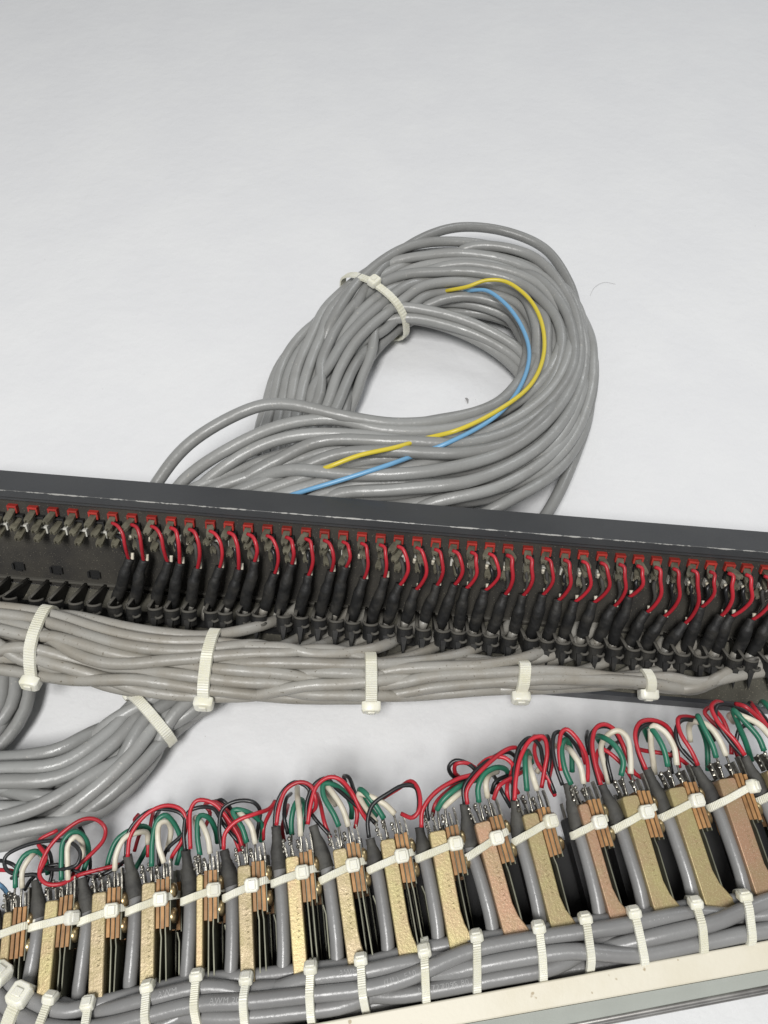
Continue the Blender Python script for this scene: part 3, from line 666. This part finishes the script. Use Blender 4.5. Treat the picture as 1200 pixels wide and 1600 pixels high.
    u = np.linspace(0, 1, 20); MB().tube(sp2, 2.8-1.15/(1+np.exp(-(u-.55)*14))+rng.normal(0, .06, 20), 12).build('heat_shrink_sleeve', 'sleeve_grey', lhar, auto=False)
    # cable tie round lead and jack
    hx, hy = HEADS[ji]; hp = P(hx, hy, h+1); ya = (hp-T) @ a+rng.normal(0, .35)
    o = T+a*ya; lc = P(lx, ly, hz); tt = (lc-T) @ a
    # lead centre at this section
    q = smooth_path(cab, 60); kx = int(np.argmin(np.abs((q-T) @ a-ya))); lcx = (q[kx]-T) @ r_; lcz = (q[kx]-T) @ n
    an = np.arange(14)*2*math.pi/14; pts = [(lcx+2.45*math.cos(t), lcz+2.45*math.sin(t)) for t in an]+[(x+.3, -4.2), (x+.5, -9), (x-.9, -.4), (hw, .0), (hw+1.5, 0), (-hw, .0), (-hw, -11)]
    hxl = (hp-T) @ r_; q2, nn2 = ring_from(np.array(pts), .05); c2 = q2.mean(0); j = int(np.argmin(np.abs(q2[:, 0]-hxl)+100*(q2[:, 1] < c2[1])))
    ang = math.atan2(q2[j][1]-c2[1], q2[j][0]-c2[0])
    tie_ring(low, o, r_, n, a, np.array(pts), ang, skew=it(hx, [0, 600, 1200], [.14, .24, .31])+rng.normal(0, .04), wd=2.7, th=1.0, head=(2.5, 2.3, 1.6))

# lower harness
hp_ = [(-150, 1380), (-110, 1450), (-60, 1512), (0, 1566), (60, 1596), (110, 1606), (155, 1602), (232, 1584), (311, 1566), (391, 1560), (483, 1550), (573, 1540), (657, 1520), (747, 1503), (836, 1490), (912, 1478), (998, 1466), (1078, 1451), (1155, 1441), (1260, 1424), (1340, 1410)]
lh = bundle([(x, y, hj(x)-6.0, 16.5, 14.5) for x, y in hp_], 8, 5.05, 53, ctrl=10, wander=.45)
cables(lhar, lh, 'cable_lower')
Sg = 1 if proj(lh['cen'][50]+lh['S'][50]*5)[1] < proj(lh['cen'][50])[1] else -1
for px in (83, 154, 232, 312, 391, 483, 573, 657, 747, 836, 912, 998, 1078, 1155):
    bundle_tie(lhar, lh, px, (math.radians(38) if Sg > 0 else math.radians(142)), wd=2.9, th=1.0, head=(2.3, 2.2, 1.4), skew=rng.normal(0, .05)-it(px, [0, 600, 1200], [-.15, .1, .22])*Sg*-1)
bundle_tie(lhar, lh, 40, (math.radians(50) if Sg > 0 else math.radians(130)), wd=4.6, th=1.2, head=(3.6, 3.4, 2.2), skew=.1)
bundle_tie(lhar, lh, -8, (math.radians(38) if Sg > 0 else math.radians(142)), wd=4.6, th=1.2, head=(3.6, 3.4, 2.2), skew=.1)

# small white print running along some jackets
def print_on(parent, path, start, text, size, r, turn=0., m='print'):
    cu = bpy.data.curves.new('print', 'FONT'); cu.body = text; cu.size = size; cu.space_character = 1.15
    ob = bpy.data.objects.new('print', cu); C.objects.link(ob); dg = bpy.context.evaluated_depsgraph_get()
    me = bpy.data.meshes.new_from_object(ob.evaluated_get(dg)); bpy.data.objects.remove(ob)
    p = smooth_path(path, step=.5); t, _, _ = frames(p); sl = np.concatenate([[0], np.cumsum(np.linalg.norm(np.diff(p, axis=0), axis=1))])
    s = MB(); v = []
    for q in me.vertices:
        k = float(np.interp(start+q.co.x, sl, np.arange(len(p)))); i = min(int(k), len(p)-2); c = p[i]*(1-k+i)+p[i+1]*(k-i); tt = t[i]
        vw = nrm(EYE-c); up = nrm(vw-tt*(vw @ tt)); sd = np.cross(up, tt); al = (q.co.y-size*.35)/r+turn
        v.append(c+(up*math.cos(al)+sd*math.sin(al))*(r+.06))
    s.add(v, [tuple(f.vertices) for f in me.polygons]); s.build('print', m, parent, smooth=False); bpy.data.meshes.remove(me)
def start_at(path, px):
    p = smooth_path(path, step=.5); sl = np.concatenate([[0], np.cumsum(np.linalg.norm(np.diff(p, axis=0), axis=1))])
    return float(sl[int(np.argmin([abs(proj(c)[0]-px) for c in p]))])
def top_cables(b, px):
    i = int(np.argmin([abs(proj(c)[0]-px) for c in b['cen']])); return sorted(range(len(b['pos'])), key=lambda k: np.linalg.norm(b['pos'][k][i]-EYE))
for px_, txt, rk in ((330, 'AWM 2095', 0), (530, 'AWM 2', 1), (600, '(UL)  E10', 0), (655, 'N 6722   A', 2), (690, '2095 80 C', 1), (905, '. . . . . .', 0), (1010, '. . . . .', 1), (250, 'AWM', 1)):
    k = top_cables(lh, px_)[rk]; print_on(lhar, lh['pos'][k], start_at(lh['pos'][k], px_), txt, 2.4, 2.53, turn=.25)
for q, t0, txt in ((STR[0], 22, '. . .  . . . .  . . . . . .  . . .'), (STR[2], 60, '. . . . . . . . .'), (STR[7], 30, 'E50 9C')):
    print_on(coil, smooth_path([P(*a) for a in q], step=3.5), t0, txt, 2.4, 3.0, turn=.3)

# coloured wires above the jacks: digitised loops (crop scale, crop origin), colour, then x, y pairs
Z1, Z2, Z3, Z4 = (3.3333, 0, 1240), (3.3333, 300, 1180), (3.3333, 600, 1120), (3.3333, 840, 1080)
ZT = (3.0, 0, 1040)
LOOPS = [
 (Z1, 'red', [(-30, 400), (0, 398), (50, 400), (75, 410), (80, 440)], 0), (Z1, 'black', [(-30, 350), (20, 352), (80, 380), (90, 430), (60, 440)], 0),
 (Z1, 'green', [(80, 490), (85, 400), (130, 320), (190, 300), (235, 340), (250, 420)], 1), (Z1, 'white', [(115, 490), (118, 400), (160, 330), (200, 305), (230, 350)], 1),
 (Z1, 'red', [(210, 440), (205, 400), (250, 290), (330, 200), (430, 135), (500, 135), (548, 180), (540, 240), (480, 310), (400, 385), (370, 440)], 2),
 (Z1, 'red', [(300, 190), (200, 250), (240, 330), (205, 420), (240, 468), (320, 470), (410, 425), (540, 390), (640, 365)], 1),
 (Z1, 'black', [(215, 470), (190, 425), (100, 425), (30, 390), (28, 330), (120, 275), (260, 245), (370, 255), (418, 310), (400, 370), (300, 395), (235, 385), (300, 370), (400, 405), (500, 430), (600, 390), (650, 350)], 1),
 (Z1, 'black', [(240, 520), (270, 420), (265, 330), (235, 280), (200, 270)], 0), (Z1, 'black', [(130, 500), (160, 450), (210, 410), (240, 400)], 0),
 (Z1, 'green', [(320, 450), (320, 340), (330, 250), (380, 198), (435, 220), (462, 300), (430, 420)], 1), (Z1, 'white', [(355, 450), (352, 350), (355, 270), (390, 225), (425, 250), (430, 320), (400, 400)], 1),
 (Z1, 'black', [(450, 480), (470, 360), (430, 200), (390, 160), (370, 180)], -1),
 (Z1, 'green', [(555, 400), (570, 330), (610, 240), (690, 185), (750, 170), (790, 210), (750, 310), (700, 400)], 0), (Z1, 'white', [(598, 400), (605, 320), (650, 230), (710, 205), (765, 205), (770, 260)], 1),
 (Z1, 'red', [(665, 330), (680, 220), (760, 110), (860, 62), (940, 80), (970, 130), (955, 230), (900, 320), (890, 350)], 2), (Z1, 'black', [(655, 330), (670, 200), (760, 100), (850, 80), (950, 110), (965, 190), (870, 290), (850, 340)], 1),
 (Z1, 'red', [(770, 330), (775, 220), (790, 130), (800, 90)], -1), (Z1, 'red', [(700, 300), (720, 230), (740, 180), (700, 140), (720, 110)], -1), (Z1, 'black', [(830, 380), (820, 220), (810, 130), (830, 90)], -1),
 (Z1, 'green', [(790, 380), (795, 240), (820, 140), (860, 112), (910, 160), (945, 260), (920, 370)], 1), (Z1, 'white', [(855, 360), (825, 260), (830, 160), (865, 145), (890, 190), (870, 300)], 1),
 (ZT, 'red', [(893, 860), (890, 760), (895, 670), (925, 632), (1000, 645), (1070, 720), (1120, 800), (1140, 870)], 2), (ZT, 'black', [(868, 870), (862, 780), (880, 690), (930, 665), (1000, 670), (1045, 740), (1120, 830)], 1),
 (ZT, 'red', [(960, 760), (985, 690), (960, 650), (1010, 640), (1080, 690), (1120, 770), (1145, 850)], 0), (ZT, 'black', [(1010, 640), (1040, 630), (1090, 680), (1140, 760)], 0),
 (ZT, 'green', [(938, 890), (925, 790), (935, 705), (975, 710), (1010, 770), (1020, 830)], 1), (ZT, 'white', [(985, 880), (975, 810), (945, 740), (915, 715), (930, 800)], 1),
 (Z2, 'red', [(165, 490), (172, 410), (230, 345), (330, 305), (400, 280), (435, 240)], 2), (Z2, 'black', [(155, 490), (142, 370), (160, 280), (230, 240), (320, 245), (355, 290), (345, 370), (335, 440)], 1),
 (Z2, 'red', [(250, 500), (210, 400), (150, 290), (110, 250)], 0), (Z2, 'black', [(260, 490), (230, 380), (190, 300), (140, 240), (100, 245)], -1), (Z2, 'red', [(370, 440), (375, 370), (410, 290), (430, 240)], 0),
 (Z2, 'green', [(285, 455), (262, 380), (212, 290), (250, 285), (330, 320), (365, 370), (360, 450)], 1), (Z2, 'white', [(330, 460), (308, 370), (260, 310), (225, 285), (240, 330)], 1),
 (Z2, 'red', [(440, 365), (452, 280), (490, 180), (560, 140), (620, 160), (645, 230), (640, 280), (600, 310), (590, 330)], 2), (Z2, 'black', [(430, 370), (440, 260), (480, 180), (540, 140), (610, 180), (600, 260), (640, 330), (720, 420)], 1),
 (Z2, 'black', [(500, 410), (480, 320), (490, 230), (515, 200)], 0), (Z2, 'red', [(480, 450), (470, 380), (490, 300), (500, 260)], -1),
 (Z2, 'green', [(520, 415), (518, 340), (535, 260), (560, 230), (585, 260), (570, 400)], 0), (Z2, 'white', [(566, 420), (560, 310), (550, 220), (548, 168)], 2),
 (Z2, 'red', [(603, 360), (618, 260), (650, 160), (710, 115), (770, 125), (830, 190), (880, 290), (920, 350)], 2), (Z2, 'black', [(595, 360), (600, 240), (640, 150), (700, 120), (750, 170), (830, 240), (900, 300)], 1),
 (Z2, 'red', [(720, 430), (690, 350), (670, 260), (650, 200)], 0), (Z2, 'red', [(850, 380), (860, 300), (830, 220), (790, 150), (740, 110)], 0), (Z2, 'black', [(960, 360), (890, 280), (850, 200), (820, 120), (790, 110), (800, 140)], 0),
 (Z2, 'green', [(765, 370), (740, 310), (685, 210), (685, 150), (730, 150), (790, 190), (830, 260), (830, 330)], 1), (Z2, 'white', [(815, 370), (785, 280), (735, 200), (705, 165), (710, 210), (750, 260)], 1),
 (Z2, 'green', [(1000, 330), (955, 260), (890, 185), (872, 180), (900, 240), (960, 320)], 1), (Z2, 'white', [(1055, 305), (1010, 260), (940, 220), (870, 200), (900, 270), (960, 350)], 1),
 (Z2, 'black', [(922, 430), (915, 340), (940, 260), (1020, 200), (1100, 158), (1160, 165), (1180, 220), (1175, 300), (1150, 320)], 2), (Z2, 'red', [(1090, 305), (1150, 325), (1185, 280), (1180, 180), (1140, 135), (1080, 170), (990, 225)], 2),
 (Z3, 'red', [(195, 575), (200, 490), (260, 400), (380, 325), (490, 290), (560, 220), (620, 180)], 2), (Z3, 'black', [(230, 540), (225, 450), (300, 370), (420, 320), (500, 300)], 1),
 (Z3, 'black', [(490, 290), (440, 245), (370, 228), (338, 260), (360, 310), (430, 340)], 1), (Z3, 'red', [(480, 270), (430, 240), (375, 245), (370, 290), (400, 320)], 1), (Z3, 'red', [(250, 520), (270, 450), (350, 370), (420, 320)], 0),
 (Z3, 'green', [(275, 485), (310, 430), (380, 370), (440, 340), (520, 320)], 1), (Z3, 'white', [(312, 470), (355, 430), (410, 385), (440, 350)], 1),
 (Z3, 'red', [(435, 455), (430, 390), (470, 320), (570, 220), (640, 170), (690, 162), (710, 200), (700, 260)], 2), (Z3, 'black', [(420, 455), (415, 370), (470, 290), (570, 210), (650, 185), (700, 220)], 1), (Z3, 'red', [(490, 260), (540, 220), (620, 210), (670, 250), (660, 320), (700, 400)], 1),
 (Z3, 'red', [(570, 430), (600, 360), (680, 310), (730, 280)], 1), (Z3, 'black', [(560, 400), (580, 340), (660, 300), (720, 270)], 0), (Z3, 'black', [(660, 470), (620, 400), (580, 320), (560, 300)], 0), (Z3, 'red', [(650, 450), (640, 380), (650, 330), (690, 300)], 0),
 (Z3, 'green', [(495, 445), (490, 370), (520, 300), (580, 265), (635, 275), (650, 310)], 1), (Z3, 'white', [(540, 420), (530, 350), (550, 300), (590, 285)], 1),
 (Z3, 'red', [(680, 435), (688, 320), (715, 200), (770, 115), (830, 105), (850, 180), (835, 280), (820, 370)], 2), (Z3, 'black', [(672, 440), (680, 250), (710, 150), (760, 110), (810, 150), (830, 240), (890, 400)], 1),
 (Z3, 'black', [(850, 330), (865, 200), (855, 110), (845, 100)], 0), (Z3, 'red', [(890, 410), (860, 330), (800, 240), (785, 150), (830, 100)], 0),
 (Z3, 'green', [(745, 385), (738, 300), (735, 210), (750, 180), (770, 240)], 1), (Z3, 'white', [(797, 380), (775, 310), (755, 240), (760, 200)], 1), (Z3, 'white', [(795, 290), (830, 240), (845, 210)], -1),
 (Z4, 'red', [(122, 415), (112, 310), (125, 215), (150, 198), (200, 240), (250, 330), (262, 400), (260, 470)], 2), (Z4, 'black', [(130, 490), (95, 390), (78, 280), (90, 220), (130, 215), (190, 270), (230, 340)], 1), (Z4, 'red', [(250, 380), (220, 280), (180, 215)], 0),
 (Z4, 'red', [(20, 500), (40, 400), (50, 280), (20, 240), (-20, 235)], 0), (Z4, 'red', [(90, 545), (60, 480), (80, 350), (60, 250)], -1), (Z4, 'black', [(270, 330), (255, 260), (260, 210)], -1),
 (Z4, 'green', [(175, 485), (140, 400), (125, 290), (145, 252), (175, 310), (180, 420)], 1), (Z4, 'white', [(240, 480), (222, 390), (180, 320), (145, 290), (95, 285)], 1),
 (Z4, 'red', [(330, 488), (300, 380), (285, 270), (305, 190), (350, 172), (400, 200), (450, 290), (500, 420), (560, 460)], 2), (Z4, 'black', [(320, 490), (280, 330), (275, 240), (310, 190), (380, 190), (420, 240), (470, 350)], 1), (Z4, 'red', [(500, 470), (440, 380), (330, 300), (305, 370), (350, 470)], 0),
 (Z4, 'black', [(390, 480), (360, 340), (380, 290), (430, 260)], 0),
 (Z4, 'green', [(435, 440), (445, 360), (400, 280), (340, 240), (310, 240), (340, 290)], 1), (Z4, 'white', [(485, 430), (483, 330), (465, 240), (420, 205), (370, 225), (330, 290), (350, 390), (370, 480)], 1),
 (Z4, 'red', [(565, 408), (525, 310), (508, 220), (535, 162), (600, 150), (680, 190), (720, 280), (738, 400)], 2), (Z4, 'black', [(555, 410), (515, 280), (530, 200), (590, 170), (660, 200), (700, 280)], 1), (Z4, 'red', [(800, 400), (720, 340), (560, 310), (520, 300)], 0), (Z4, 'black', [(700, 430), (690, 340), (740, 300), (810, 370)], -1),
 (Z4, 'green', [(678, 392), (660, 310), (620, 230), (580, 185), (555, 190), (580, 260)], 1), (Z4, 'white', [(725, 385), (710, 290), (660, 210), (600, 180), (590, 260), (600, 350), (610, 430)], 1),
 (Z4, 'red', [(835, 385), (800, 310), (745, 220), (730, 150), (770, 132), (830, 142)], 2), (Z4, 'black', [(830, 390), (740, 290), (720, 210), (745, 155), (800, 150), (870, 180), (920, 260)], 1), (Z4, 'red', [(1010, 330), (1000, 250), (900, 150), (870, 110), (900, 85), (960, 140), (1010, 260), (1050, 360)], 0), 
 (Z4, 'green', [(930, 345), (910, 280), (870, 200), (835, 130), (845, 170), (880, 270), (888, 415)], 1), (Z4, 'white', [(982, 335), (945, 250), (890, 180), (830, 158), (790, 180), (795, 260)], 1),
 (Z4, 'red', [(1078, 332), (1030, 260), (940, 160), (905, 90), (930, 55), (960, 60)], 2), (Z4, 'black', [(1070, 340), (1000, 260), (930, 150), (935, 80), (990, 72), (1080, 110), (1160, 180)], 1), (Z4, 'red', [(1030, 65), (1080, 80), (1150, 140), (1220, 230)], 1), (Z4, 'black', [(1030, 290), (1050, 200), (1120, 170), (1200, 180)], 0),
 (Z4, 'green', [(1180, 310), (1150, 240), (1080, 160), (1020, 98), (1040, 160), (1085, 270), (1115, 362)], 1), (Z4, 'white', [(1215, 240), (1150, 170), (1060, 128), (1000, 125), (1020, 160)], 1),
 (Z4, 'black', [(1100, 60), (1150, 100), (1200, 160), (1260, 240)], -1), (Z4, 'green', [(1290, 260), (1250, 150), (1180, 60), (1160, 70)], 0), (Z4, 'red', [(1240, 260), (1180, 160), (1130, 90), (1110, 60)], 0),
]
RW = {'red': .78, 'black': .76, 'green': 1.0, 'white': 1.05}
for (zs, ox, oy), colr, pts, lv in LOOPS:
    px = [(ox+a/zs, oy+b/zs) for a, b in pts]
    ymin = min(p[1] for p in px); ymax = max(p[1] for p in px); n = len(px); res = []
    for k, (a, b) in enumerate(px):
        u = k/(n-1); h = hj(a)
        base = h-2.5+lv*1.1
        if colr in ('green', 'white'): drop = 0 if u < .55 else (u-.55)*26
        else: drop = 0 if u < .6 else (u-.6)*20
        if lv <= 0: base -= 7-4*lv
        arch = 2.5*math.sin(math.pi*min(1, u*1.3))
        res.append(P(a, b, max(4, base+arch-drop*(h/48))))
    if colr in ('green', 'white') and lv >= 0:
        jn = min(JK, key=lambda q_: abs(q_[0][0]-5-px[0][0])+abs(q_[0][1]-25-px[0][1])); Tn = P(*jn[0], hj(jn[0][0])); dn_ = nrm(P(*jn[1], hj(jn[0][0])-3)-Tn)
        q0 = res[0]; q1 = q0+dn_*max(3.0, (Tn-q0) @ dn_+.3); q1[2] = Tn[2]-2.2
        wire(lhar, 'bare_wire_end', [res[0]+(res[0]-res[1])*-.15, (q0*.55+q1*.45)+[0, 0, .4], q1], .42, 'tin', k=7, step=1.2)
    wire(lhar, colr+'_wire', res, RW[colr]*it(px[0][0], [0, 1200], [.92, 1.08]), 'wire_'+colr, step=1.3)
    if colr in ('green', 'white') and lv == 1:        # bared, tinned end down to the terminal
        pass
# blue lead at the far left
wire(lhar, 'blue_wire', [P(-20, 1370, 18), P(6, 1388, 18), P(14, 1402, 16), P(22, 1420, 12)], .8, 'wire_blue')

# lint and specks on the table
hair = MB().tube(smooth_path([P(922, 462, .4), P(930, 448, .5), P(945, 441, .6), P(962, 444, .4)], 14), .07, 5).build('stray_hair', 'lint'); tag(hair, 'tiny curled dark hair on the white table right of the coil', 'hair')
fl = MB().tube(smooth_path([P(727, 622, .5), P(730, 624, .7), P(731, 630, .5)], 8), [.2, .5, .7, .6, .7, .5, .4, .2], 6).build('lint_speck', 'lint'); tag(fl, 'small dark speck of lint inside the coil', 'lint')
